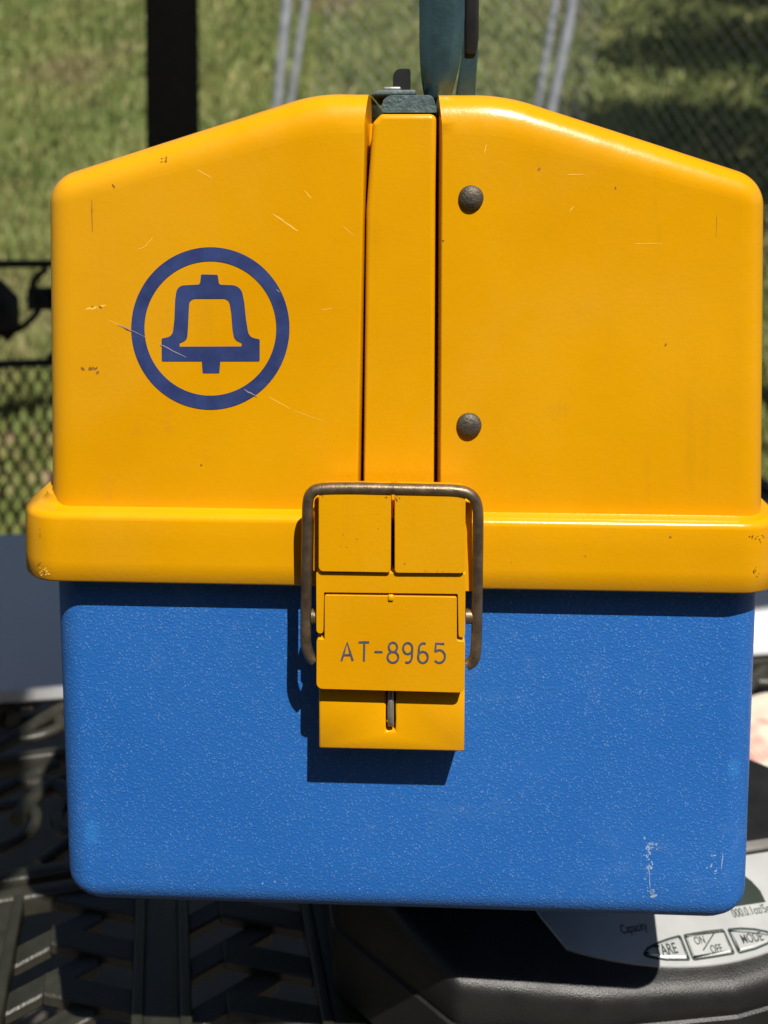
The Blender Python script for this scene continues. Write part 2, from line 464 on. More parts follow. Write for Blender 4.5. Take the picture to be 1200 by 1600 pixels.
# ------------------------------------------------------------------ patio chair behind the table
def make_chair():
    M = Matrix.Translation((-0.72, 1.75, 0)) @ Matrix.Rotation(R(9), 4, 'Z')
    c = empty('patio_chair', (-0.72, 1.75, 0), R(9))
    W = 0.31; c.scale = (1, 1, 1.04)
    tube('back_rail', smooth_path([(-W, 0, 1.0), (-W*0.5, 0.01, 1.006), (0, 0.012, 1.008), (W*0.5, 0.01, 1.006), (W, 0, 1.0)]), 0.0075, M_black, c)
    tube('back_rail', [(-W, 0, 0.832), (W, 0, 0.832)], 0.0075, M_black, c)
    tube('back_rail', [(-W, -0.03, 0.47), (W, -0.03, 0.47)], 0.009, M_black, c)
    for s in (-1, 1):
        tube('leg', smooth_path([(s*W, 0.10, 0.0), (s*W, 0.0, 0.42), (s*W, -0.02, 0.6), (s*W, 0, 1.0)]), 0.012, M_black, c)
        tube('leg', smooth_path([(s*W, -0.48, 0.0), (s*W, -0.46, 0.42), (s*W, -0.45, 0.64)]), 0.012, M_black, c)
        tube('armrest', smooth_path([(s*W, 0.0, 0.66), (s*W, -0.2, 0.67), (s*W, -0.45, 0.64), (s*W, -0.5, 0.60)]), 0.013, M_black, c)
    # cast scroll plates between the rails
    def scroll(pts, y0=-0.004):
        prism('scroll', pts, y0-0.006, y0+0.006, M_black, c, 0.0015, seg=1)
    def band(path, wd):
        P = smooth_path([(x, 0, z) for x, z in path], 6); L, Rr = [], []
        for i, p in enumerate(P):
            t = (P[min(i+1, len(P)-1)]-P[max(i-1, 0)]).normalized(); n = Vector((-t.z, 0, t.x))
            L.append((p.x+n.x*wd/2, p.z+n.z*wd/2)); Rr.append((p.x-n.x*wd/2, p.z-n.z*wd/2))
        scroll(L + Rr[::-1])
    for o in (-0.2, 0.0, 0.2):
        # rosette-like leaf with crossing tendrils
        scroll([(o+q[0], 0.92+q[1]) for q in ((-0.034, 0.062), (0.02, 0.062), (0.05, 0.03), (0.05, -0.025), (0.03, -0.05), (0.005, -0.022), (-0.022, -0.005), (-0.03, 0.03))])
        band([(o-0.10, -0.02+0.86), (o-0.05, 0.872), (o, 0.884), (o+0.05, 0.895), (o+0.085, 0.93), (o+0.075, 0.975), (o+0.10, 1.0)], 0.012)
        band([(o-0.10, 0.965), (o-0.08, 0.925), (o-0.06, 0.912), (o-0.02, 0.925)], 0.014)
        scroll([(o+q[0]-0.105, 0.945+q[1]) for q in ((-0.03, 0.022), (0.022, 0.022), (0.036, 0.0), (0.03, -0.018), (-0.03, -0.018))])
        band([(o-0.075, 0.845), (o-0.085, 0.88), (o-0.06, 0.90), (o-0.02, 0.905)], 0.009)
    # expanded metal back and seat
    def expanded(name, fn, w, h, pw, ph):
        V, F = [], []
        def strip(a, b, s):
            t = (b-a).normalized(); n = Vector((-t.y, t.x))*s; k = len(V)
            for p in (a+n, a-n, b-n, b+n): V.append(fn(p.x, p.y, 0.0015))
            for p in (a+n, a-n, b-n, b+n): V.append(fn(p.x, p.y, -0.0015))
            F.extend([(k, k+1, k+2, k+3), (k+7, k+6, k+5, k+4), (k, k+3, k+7, k+4), (k+1, k+5, k+6, k+2)])
        nx, ny = int(w/pw), int(h/ph)
        for i in range(nx):
            for j in range(ny):
                x = -w/2 + i*pw; z = j*ph
                for a, b in (((0, 0.5), (0.5, 1)), ((0.5, 1), (1, 0.5)), ((1, 0.5), (0.5, 0)), ((0.5, 0), (0, 0.5))):
                    strip(Vector((x+a[0]*pw, z+a[1]*ph)), Vector((x+b[0]*pw, z+b[1]*ph)), 0.0021)
        return obj_py(name, V, F, M_black, c, False, fix=False)
    expanded('back_mesh', lambda u, v, h: (u, -0.03 + (v/0.36)*0.03 + h, 0.472+v), 2*W, 0.36, 0.0245, 0.045)
    expanded('seat_mesh', lambda u, v, h: (u, -0.03-v, 0.44+h), 2*W, 0.44, 0.03, 0.05)
    tube('seat_rail', [(-W, -0.47, 0.44), (W, -0.47, 0.44)], 0.011, M_black, c)
    tag(c, 'black metal patio chair with scrollwork and expanded mesh back behind the table', 'chair')
make_chair()

# ------------------------------------------------------------------ patio table of cast metal
M_cast = simple('cast_table_metal', (0.026, 0.0255, 0.018), 0.42, var=0.35, nscale=60, bump=0.35, bscale=500, spec=0.5)
def make_table():
    ang = R(13.0)
    T = empty('patio_table', (-0.135, 0.565, 0), ang)     # origin under a rib, local x across, y along the ribs
    zt = TABLE_Z
    X0, X1, Y0, Y1 = -0.78, 0.96, -0.26, 0.79
    th = 0.014
    # frame
    for (sx, sy, x, y) in ((X1-X0, 0.05, (X0+X1)/2, Y0), (X1-X0, 0.05, (X0+X1)/2, Y1)): box('rim', (sx, sy, 0.03), (x, y, zt-0.015), M_cast, T, 0.004)
    for x in (X0, X1): box('rim', (0.05, Y1-Y0-0.052, 0.03), (x, (Y0+Y1)/2, zt-0.015), M_cast, T, 0.004)
    for x in (X0+0.06, X1-0.06):
        for y in (Y0+0.06, Y1-0.06):
            tube('leg', smooth_path([(x, y, zt-0.03), (x, y, 0.4), (x+(0.03 if x > 0 else -0.03), y, 0.15), (x+(0.06 if x > 0 else -0.06), y, 0.0)]), 0.022, M_cast, T)
    pitch, rib = 0.113, 0.036
    Ylat = 0.125
    n0, n1 = int((X0+0.05)/pitch), int((X1-0.05)/pitch)
    # ribs: a flat bar between two raised edges
    bm = bmesh.new()
    def addb(bm, sx, sy, sz, x, y, z):
        r = bmesh.ops.create_cube(bm, size=1.0)['verts']
        for v in r: v.co = Vector((v.co.x*sx+x, v.co.y*sy+y, v.co.z*sz+z))
    Ly = Ylat - Y0 - 0.03; yc = (Ylat + Y0 + 0.026)/2 
    addb(bm, rib-0.012, Ly, 0.012, 0, 0, -0.0085)
    for s in (-1, 1): addb(bm, 0.0075, Ly, 0.017, s*(rib/2-0.0035), 0, -0.0085)
    bmesh.ops.bevel(bm, geom=list(bm.edges), offset=0.0016, segments=2, profile=0.5, affect='EDGES', clamp_overlap=True)
    first = obj_bm('rib', bm, M_cast, T, angle=50); first.location = (0, yc, zt)
    for i in range(n0, n1+1):
        if i == 0: continue
        o = first.copy(); COL.objects.link(o); o.location = (i*pitch, yc, zt)
    # herringbone slats between the ribs
    half = (pitch - rib)/2
    def slat_mesh(s):
        bm = bmesh.new(); addb(bm, 0.056, 0.0175, 0.008, 0, 0, 0)
        bmesh.ops.bevel(bm, geom=list(bm.edges), offset=0.0013, segments=1, affect='EDGES', clamp_overlap=True)
        for v in bm.verts: v.co.y += -s*v.co.x*0.42
        bmesh.ops.recalc_face_normals(bm, faces=bm.faces)
        me = bpy.data.meshes.new('slat'); bm.to_mesh(me); bm.free(); me.materials.append(M_cast)
        return me
    ml, mr = slat_mesh(-1), slat_mesh(1)
    per = 0.0385
    ny = int(Ly/per)
    for i in range(n0, n1):
        xm = (i+0.5)*pitch
        for j in range(ny):
            for s, me in ((-1, ml), (1, mr)):
                y = Y0 + 0.045 + j*per + (per/2 if s > 0 else 0)
                if y > Ylat-0.01: continue
                o = bpy.data.objects.new('slat', me); COL.objects.link(o); o.parent = T
                o.location = (xm + s*(half-0.0275), y + random.uniform(-.001, .001), zt-0.0085 - (0.0045 if s < 0 else 0))
                o.rotation_euler = (R(random.uniform(-1.5, 1.5)), s*R(2.5), R(random.uniform(-1, 1)))
    # cross bar, then the scrolled middle band, then the rear panel
    for y in (Ylat+0.002, Ylat+0.022): box('cross_bar', (X1-X0-0.05, 0.013, 0.016), ((X0+X1)/2, y, zt-0.009), M_cast, T, 0.003)
    yb = Ylat + 0.032
    for i, row in [(i, r) for r in (0, 1) for i in range(-5, 7)]:
        cx = i*0.14 - 0.02 + 0.07*row; yb = Ylat + 0.032 + row*0.146
        for k, s in enumerate((1, -1)):
            pts = []
            for q in range(26):
                a = q/25*math.pi*2.6; r = 0.058*(1-0.7*q/25)
                pts.append((cx + s*0.035 + s*r*math.cos(a), yb+0.062 + r*math.sin(a)*0.95, zt-0.009))
            tube('scroll', pts, [0.0075-0.003*q/25 for q in range(26)], M_cast, T, 8, 0.8)
        tube('scroll', smooth_path([(cx-0.07, yb+0.004, zt-0.009), (cx-0.02, yb+0.05, zt-0.006), (cx+0.02, yb+0.09, zt-0.006), (cx+0.07, yb+0.128, zt-0.009)]), 0.007, M_cast, T, 8, 0.8)
        bm = bmesh.new(); bmesh.ops.create_icosphere(bm, subdivisions=2, radius=0.013)
        for v in bm.verts: v.co.z *= 0.5
        o = obj_bm('boss', bm, M_cast, T); o.location = (cx, yb+0.11, zt-0.004)
    yb = Ylat + 0.032
    box('cross_bar', (X1-X0-0.05, 0.012, 0.018), ((X0+X1)/2, yb+0.138, zt-0.010), M_cast, T, 0.003)
    yb += 0.146; box('cross_bar', (X1-X0-0.05, 0.016, 0.018), ((X0+X1)/2, yb+0.138, zt-0.010), M_cast, T, 0.003)
    box('rear_panel', (X1-X0-0.052, Y1-yb-0.175, 0.012), ((X0+X1)/2, (Y1+yb+0.146-0.027)/2, zt-0.012), M_cast, T, 0.002)
    tag(T, 'dark cast metal patio table with herringbone slats under the scale', 'table')
make_table()

# ------------------------------------------------------------------ white board lying at the back of the table
M_white = simple('white_foam', (0.78, 0.78, 0.79), 0.6, var=0.03, nscale=9)
def make_board():
    o = box('white_board', (1.20, 0.40, 0.014), (0, 0, 0), M_white, None, 0.004)
    c, s = math.cos(R(6.6)), math.sin(R(6.6))
    o.location = (0.02 - s*0.2, 0.942 + c*0.2, TABLE_Z + 0.0075)
    o.rotation_euler = (0, 0, R(6.6))
    tag(o, 'flat white board lying across the far side of the table behind the toolbox', 'board')
make_board()

# ------------------------------------------------------------------ lantern added to shade the table, house to cut fill light, both unseen
def make_blocker():
    L = empty('shadow_blocker', (-0.012, -0.062, 2.02))
    for z in (-0.135, 0.125):
        loft('cap', [[(r*math.cos(2*math.pi*k/16), r*math.sin(2*math.pi*k/16), z+dz) for k in range(16)] for r, dz in ((0.046, -0.01), (0.046, 0.004), (0.02, 0.02), (0.004, 0.024))], M_black, L)
    bm = bmesh.new(); bmesh.ops.create_cone(bm, cap_ends=True, segments=18, radius1=0.042, radius2=0.042, depth=0.25)
    obj_bm('shade', bm, M_roof, L)
    tube('chain', [(0, 0, 0.14), (-0.004, -0.012, 0.42)], 0.003, M_black, L)
    tag(L, 'added unseen lantern hanging from the front of the pergola roof', 'blocker')
make_blocker()
def make_fill_blocker():
    Hs = empty('fill_blocker', (0, -2.7, 0))
    brown = simple('brown_siding', (0.10, 0.075, 0.055), 0.85, var=0.2, nscale=8)
    for i in range(15): box('siding_board', (9.0, 0.03, 0.19), (0, -0.012, 0.1+i*0.192), brown, Hs, 0.003, rot=(R(3), 0, 0))
    box('wall', (9.0, 0.2, 2.95), (0, -0.15, 1.475), brown, Hs)
    o = box('door', (0.95, 0.06, 2.05), (-1.6, 0.03, 1.03), M_roof, Hs, 0.01)
    w_ = box('window', (1.4, 0.05, 1.1), (1.5, 0.03, 1.5), M_black, Hs, 0.01)
    box('roof', (9.6, 2.4, 0.16), (0, -1.0, 3.05), M_roof, Hs, 0.02)
    tag(Hs, 'unseen brown sided house wall behind the photographer facing the patio', 'fill_blocker')
make_fill_blocker()

# ------------------------------------------------------------------ folded cloth, right of the toolbox
def make_cloth():
    m, nt, b = mat_new('printed_cloth'); k = NB(nt); v = k.coord()
    wv = k.n('ShaderNodeTexWave', wave_type='BANDS', bands_direction='X'); wv.inputs['Scale'].default_value = 70; wv.inputs['Distortion'].default_value = 1.5
    k.l(v, wv.inputs['Vector'])
    c = k.mix(k.ramp(wv.outputs['Fac'], [(0.75, 0.0), (1.0, 0.35)]), (0.66, 0.6, 0.48), (0.32, 0.28, 0.2))
    sp = k.ramp(k.noise(v, 16, 2, 0.4), [(0.60, 0.0), (0.66, 1.0)])
    c = k.mix(sp, c, (0.6, 0.16, 0.15)); k.l(c, b.inputs['Base Color']); b.inputs['Roughness'].default_value = 0.95
    k.l(k.bump(k.noise(v, 900, 2), 0.4, 0.0006), b.inputs['Normal'])
    n, mm = 44, 30; V, F = [], []
    for j in range(mm+1):
        for i in range(n+1):
            u, t = i/n, j/mm
            e = min(1, min(u, 1-u, t, 1-t)*9); e = math.sqrt(max(0, 1-(1-e)**2))
            z = 0.002 + 0.034*e*(0.75 + 0.25*noise.noise(Vector((u*3, t*3, 1)))) + 0.004*e*noise.noise(Vector((u*9, t*7, 2)))
            V.append(((u-0.5)*0.30 + 0.006*noise.noise(Vector((0, t*4, 5))), (t-0.5)*0.21 + 0.005*noise.noise(Vector((u*4, 0, 7))), z))
    a = len(V); V += [(x, y, 0.0) for x, y, z in V]
    for j in range(mm):
        for i in range(n):
            q = j*(n+1)+i; F += [(q, q+1, q+n+2, q+n+1), (a+q, a+q+n+1, a+q+n+2, a+q+1)]
    bd = [i for i in range(n+1)] + [j*(n+1)+n for j in range(1, mm+1)] + [mm*(n+1)+i for i in range(n-1, -1, -1)] + [j*(n+1) for j in range(mm-1, 0, -1)]
    for x, y in zip(bd, bd[1:]+bd[:1]): F.append((x, y, a+y, a+x))
    o = obj_py('folded_cloth', V, F, m); o.location = (0.44, 0.80, TABLE_Z+0.0005); o.rotation_euler = (0, 0, R(14))
    tag(o, 'folded cream cloth with a red print beside the right edge of the toolbox', 'cloth')

# ------------------------------------------------------------------ kitchen scale under the toolbox
M_blkpl = simple('black_plastic', (0.013, 0.0125, 0.012), 0.40, var=0.2, nscale=50, bump=0.28, bscale=1300)
M_silver = simple('silver_panel', (0.50, 0.51, 0.50), 0.35, 0.35, var=0.06, nscale=30)
M_line = simple('dark_print', (0.02, 0.035, 0.03), 0.6, var=0.1)
M_lcd = simple('lcd_window', (0.035, 0.045, 0.038), 0.15, var=0.15)
def make_scale():
    A = R(11.0); loc = Vector((0.16, 0.523, TABLE_Z + 0.0008)); H = BOX_Z - loc.z - 0.0002
    S = empty('kitchen_scale', loc, A)
    M = Matrix.Translation(loc) @ Matrix.Rotation(A, 4, 'Z')
    zz = lambda d: H - d               # d metres below the toolbox underside
    pc = 0.035
    half = [(0.0, -0.013), (0.08, -0.006), (0.156, 0.0103), (0.213, 0.0927), (0.205, 0.30), (0.15, 0.36)]
    pts = [(pc+x, y, 0.012) for x, y in half[:3]] + [(pc+0.185, 0.055, 0.012), (pc+0.13, 0.105, 0.012), (-0.03, 0.36, 0.012)] + [(pc-x, y, 0.012) for x, y in half[:0:-1]]
    ol = subdivide(round_poly([(x, y, r, 1.0) for x, y, r in pts], 5), 0.006)
    def top(q):
        if q < 0.052: return 0.086 - (max(q, -0.013)+0.013)*0.40
        return 0.060
    cx, cy = -0.03, 0.12
    secs = []
    for d, ins in ((H-0.0002, 0.004), (H-0.003, 0.001), (0.1015, 0.0), (0.1005, 0.0014), (0.0985, 0.0014), (0.0972, 0.0006)):
        secs.append([(x, y, zz(d)) for x, y in inset(ol, ins)])
    base = inset(ol, 0.0006)
    for th in (0.0, 0.25, 0.5, 0.75, 1.0):
        a = th*math.pi/2; ins = 0.006*(1-math.cos(a)); dz = 0.006*(1-math.sin(a))
        secs.append([(x, y, zz(min(0.0965, top(y) + dz))) for x, y in inset(ol, 0.0006+ins)])
    last = inset(ol, 0.0066)
    for sc in (0.97, 0.93, 0.88, 0.82, 0.76, 0.70, 0.62, 0.5, 0.3):
        secs.append([(cx+(x-cx)*sc, cy+(y-cy)*sc, zz(top(cy+(y-cy)*sc))) for x, y in last])
    loft('body', secs, M_blkpl, S, angle=35)
    # weighing platform
    ppl = subdivide(round_poly([(-0.172, 0.058, 0.03, 1), (0.118, 0.058, 0.03, 1), (-0.052, 0.36, 0.04, 1), (-0.172, 0.36, 0.04, 1)], 6), 0.02)
    secs = []
    for d, ins in ((0.059, 0.012), (0.052, 0.004), (0.050, 0.002), (0.030, 0.008), (0.0285, 0.0065), (0.027, 0.0075), (0.006, 0.018), (0.0015, 0.022), (0.0002, 0.027)):
        secs.append([(x, y, zz(d)) for x, y in inset(ppl, ins)])
    loft('platform', secs, M_blkpl, S, angle=30)
    # sloped silver panel
    sl = 0.40; ztop = lambda q: zz(0.086 - (q+0.013)*sl)
    nrm = Vector((0, -sl, 1)).normalized()
    def on(p, q, h=0.0): return Vector((p, q, ztop(q))) + nrm*h
    def m2(px, py):
        v = meet(px, py, M, on(0, 0, 0.0016), nrm); return (v.x, v.y)
    edge = []
    for i in range(41):
        p = -0.054 + 0.178*i/40; edge.append((p, -0.0005 + ((p-pc)/0.09)**2*0.0185))
    ol2 = edge + [(pc+0.098, 0.034), (pc+0.105, 0.050), (pc-0.105, 0.050), (pc-0.098, 0.034)]
    P = subdivide([(x, y, 1.0) for x, y in ol2], 0.004)
    secs = [[on(x, y, 0.0002) for x, y in inset(P, 0.0)], [on(x, y, 0.0012) for x, y in inset(P, 0.0)], [on(x, y, 0.0016) for x, y in inset(P, 0.0006)]]
    panel = loft('control_panel', secs, M_silver, S, angle=60)
    rim = box('panel_trim', (0.215, 0.006, 0.004), on(pc, 0.054, 0.001), simple('trim_grey', (0.16, 0.15, 0.14), 0.4, var=0.2), S, 0.0012, rot=(math.atan(sl), 0, 0))
    Z = lambda a, b: (880 + a/3.75, 1330 + b/3.75)
    def px_poly(pts): return [m2(*Z(a, b)) for a, b in pts]
    tare = px_poly([(470, 595), (492, 563), (560, 528), (620, 507), (682, 490), (737, 630), (600, 630), (520, 616), (480, 606)])
    onoff = px_poly([(705, 487), (820, 468), (935, 455), (998, 592), (880, 612), (760, 630)])
    mode = px_poly([(962, 453), (1040, 447), (1120, 452), (1190, 466), (1235, 488), (1240, 505), (1200, 532), (1120, 566), (1025, 590)])
    def ribbon(lp, wd, h0, h1):
        q = [(x, y, 1.0) for x, y in lp]; q = subdivide(round_poly([(x, y, 0.0008, 1.0) for x, y, _ in q], 3), 0.002)
        return q
    for nm, lp in (('tare', tare), ('onoff', onoff), ('mode', mode)):
        q = ribbon(lp, 0, 0, 0)
        outer = inset(q, -0.0005); inner = inset(q, 0.0005)
        flat_shape('button_outline', [outer, inner], 0.0003, lambda x, y, h: on(x, y, 0.0018 + h), M_line, panel)
        q3 = inset(q, 0.0009)
        loft('button', [[on(x, y, 0.0014) for x, y in q3], [on(x, y, 0.0021) for x, y in q3], [on(x, y, 0.0024) for x, y in inset([(a, b, 1.0) for a, b in q3], 0.0006)]], M_silver, panel, angle=30)
    def label(txt, a, b, size, h=0.0025, bold=0.01):
        c = m2(*Z(a, b)); name = 'lettering'
        text_shape(name, txt, size, 0.0001, lambda x, y, hh: on(c[0]+x*0.76, c[1]+y, h+hh), M_line, panel, bold)
    label('TARE', 600, 577, 0.0072, bold=0.018)
    label('ON', 795, 522, 0.0054); label('OFF', 893, 572, 0.0054); label('MODE', 1100, 508, 0.0062)
    a, b = m2(*Z(815, 580)); c, d = m2(*Z(880, 477))
    t = Vector((c-a, d-b)).normalized(); n = Vector((-t.y, t.x))*0.0003
    flat_shape('lettering', [[(a+n.x, b+n.y), (a-n.x, b-n.y), (c-n.x, d-n.y), (c+n.x, d+n.y)]], 0.0001, lambda x, y, h: on(x, y, 0.0025+h), M_line, panel)
    label('Capacity', 410, 443, 0.0062, 0.0018, 0.0); label('000.0.1oz/5g', 1095, 345, 0.0062, 0.0018, 0.0)
    lcd = px_poly([(700, 330), (1010, 318), (1183, 292), (1150, 225), (1100, 170), (1060, 140), (700, 190)])
    loft('display', [[on(x, y, 0.0010) for x, y in lcd], [on(x, y, 0.0019) for x, y in lcd]], M_lcd, panel, angle=30)
    tag(S, 'black and silver digital kitchen scale with TARE and MODE buttons under the toolbox', 'scale')
make_scale()
make_cloth()

# ------------------------------------------------------------------ the toolbox
BOX_ORG = Vector((0.008, 0.4545, BOX_Z)); BYAW = R(-2.3)
BM = Matrix.Translation(BOX_ORG) @ Matrix.Rotation(BYAW, 4, 'Z')
DEPTH = 0.40
def f2(px, py, d=0.0):
    v = meet(px, py, BM, (0, d, 0), (0, 1, 0)); return (v.x, v.z)

def mat_yellow():
    m, nt, b = mat_new('yellow_plastic'); k = NB(nt); v = k.coord()
    big = k.noise(v, 9, 4, 0.55); fine = k.noise(v, 160, 4, 0.6)
    c = k.mix(k.ramp(big, [(0.25, 0.0), (0.75, 1.0)]), (0.63, 0.280, 0.0010), (0.73, 0.345, 0.0020))
    fade = k.ramp(k.noise(v, 4.5, 5, 0.7, 0.6), [(0.46, 0.0), (0.72, 0.55)])
    c = k.mix(fade, c, (0.70, 0.345, 0.014))
    streak = k.coord((60, 60, 6)); st = k.math('MULTIPLY', k.ramp(k.noise(streak, 1.0, 5, 0.65), [(0.58, 0.0), (0.80, 0.30)]), k.ramp(k.noise(v, 11, 3), [(0.45, 0.0), (0.6, 1.0)]))
    c = k.mix(st, c, (0.40, 0.17, 0.01))
    # grime smears
    gr = k.math('MULTIPLY', k.ramp(k.noise(v, 34, 6, 0.7), [(0.60, 0.0), (0.80, 0.5)]), k.ramp(k.noise(v, 7, 2), [(0.45, 0.0), (0.62, 1.0)]))
    c = k.mix(gr, c, (0.42, 0.18, 0.03))
    # dark specks
    vo = k.n('ShaderNodeTexVoronoi'); vo.inputs['Scale'].default_value = 42; k.l(v, vo.inputs['Vector'])
    sepc = k.n('ShaderNodeSeparateColor'); k.l(vo.outputs['Color'], sepc.inputs[0])
    spk = k.math('MULTIPLY', k.math('LESS_THAN', vo.outputs['Distance'], 0.03), k.math('GREATER_THAN', sepc.outputs[0], 0.72))
    c = k.mix(k.math('MULTIPLY', spk, 0.8), c, (0.12, 0.05, 0.01))
    k.l(c, b.inputs['Base Color'])
    r = k.math('ADD', k.math('ADD', 0.16, k.math('MULTIPLY', fine, 0.16)), k.math('MULTIPLY', fade, 0.30)); k.l(r, b.inputs['Roughness'])
    b.inputs['Specular IOR Level'].default_value = 0.4
    b.inputs['Subsurface Weight'].default_value = 0.0
    h = k.math('ADD', k.noise(v, 520, 3, 0.6), k.math('MULTIPLY', k.noise(v, 28, 2), 2.2))
    k.l(k.bump(h, 0.07, 0.0012), b.inputs['Normal'])
    return m

def mat_blue():
    m, nt, b = mat_new('blue_pebbled_plastic'); k = NB(nt); v = k.coord()
    big = k.noise(v, 8, 4, 0.6)
    c = k.mix(k.ramp(big, [(0.3, 0.0), (0.7, 1.0)]), (0.016, 0.123, 0.43), (0.024, 0.146, 0.48))
    wob = k.n('ShaderNodeVectorMath', operation='ADD'); nz = k.n('ShaderNodeTexNoise'); nz.inputs['Scale'].default_value = 260; nz.inputs['Detail'].default_value = 1
    k.l(v, nz.inputs['Vector']); sc = k.n('ShaderNodeVectorMath', operation='SCALE'); sc.inputs['Scale'].default_value = 0.0022
    k.l(nz.outputs['Color'], sc.inputs[0]); k.l(v, wob.inputs[0]); k.l(sc.outputs[0], wob.inputs[1])
    peb = k.voro(wob.outputs[0], 760, 'F1')
    glint = k.ramp(k.noise(v, 330, 1, 0.6), [(0.34, 0.0), (0.60, 1.0)])
    tip = k.math('MULTIPLY', k.ramp(peb, [(0.06, 1.0), (0.34, 0.0)]), glint)
    c = k.mix(k.math('MULTIPLY', tip, 0.42), c, (0.36, 0.54, 0.80))  # pebble tips tinted pale, a highlight painted into the colour
    # rubbed edges and scuffs
    dust = k.math('MULTIPLY', k.ramp(k.noise(v, 45, 5, 0.7), [(0.52, 0.0), (0.80, 0.22)]), k.ramp(k.noise(v, 9, 3), [(0.45, 0.0), (0.66, 1.0)]))
    c = k.mix(dust, c, (0.30, 0.42, 0.60))
    cyan_spots = k.math('MAXIMUM', k.segment(v, f2(140, 1300), f2(139, 1316), 15/3300), k.segment(v, f2(1150, 1203), f2(1150, 1211), 14/3300))  # two small soft cyan spots, one near each side
    c = k.mix(k.math('MULTIPLY', cyan_spots, 0.18), c, (0.05, 0.34, 0.78))
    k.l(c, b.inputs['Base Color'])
    k.l(k.math('ADD', 0.36, k.math('MULTIPLY', big, 0.14)), b.inputs['Roughness']); b.inputs['Specular IOR Level'].default_value = 0.5
    inv = k.ramp(peb, [(0.0, 1.0), (0.62, 0.0)])
    k.l(k.bump(inv, 0.34, 0.0005), b.inputs['Normal'])
    return m

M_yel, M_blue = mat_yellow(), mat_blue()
M_navy = simple('navy_print', (0.026, 0.044, 0.15), 0.5, var=0.22, nscale=90)
M_rivet = simple('dark_bronze_rivet', (0.10, 0.085, 0.065), 0.5, 0.5, var=0.3, nscale=400, bump=0.5, bscale=900)
M_bail = simple('worn_bronze_wire', (0.17, 0.125, 0.08), 0.42, 0.7, var=0.4, nscale=120, bump=0.2, bscale=500)
M_teal = simple('teal_hammered_paint', (0.055, 0.105, 0.12), 0.22, 0.5, var=0.25, nscale=60, bump=0.25, bscale=700)
M_teal2 = simple('worn_teal_plastic', (0.075, 0.115, 0.115), 0.55, var=0.35, nscale=200, bump=0.6, bscale=600)
M_dkrub = simple('black_rubber', (0.006, 0.007, 0.008), 0.5, var=0.2)
M_chrome = simple('dull_steel', (0.33, 0.32, 0.30), 0.5, 0.7, var=0.2, nscale=200)
M_dark = simple('dark_interior', (0.03, 0.018, 0.006), 0.9)

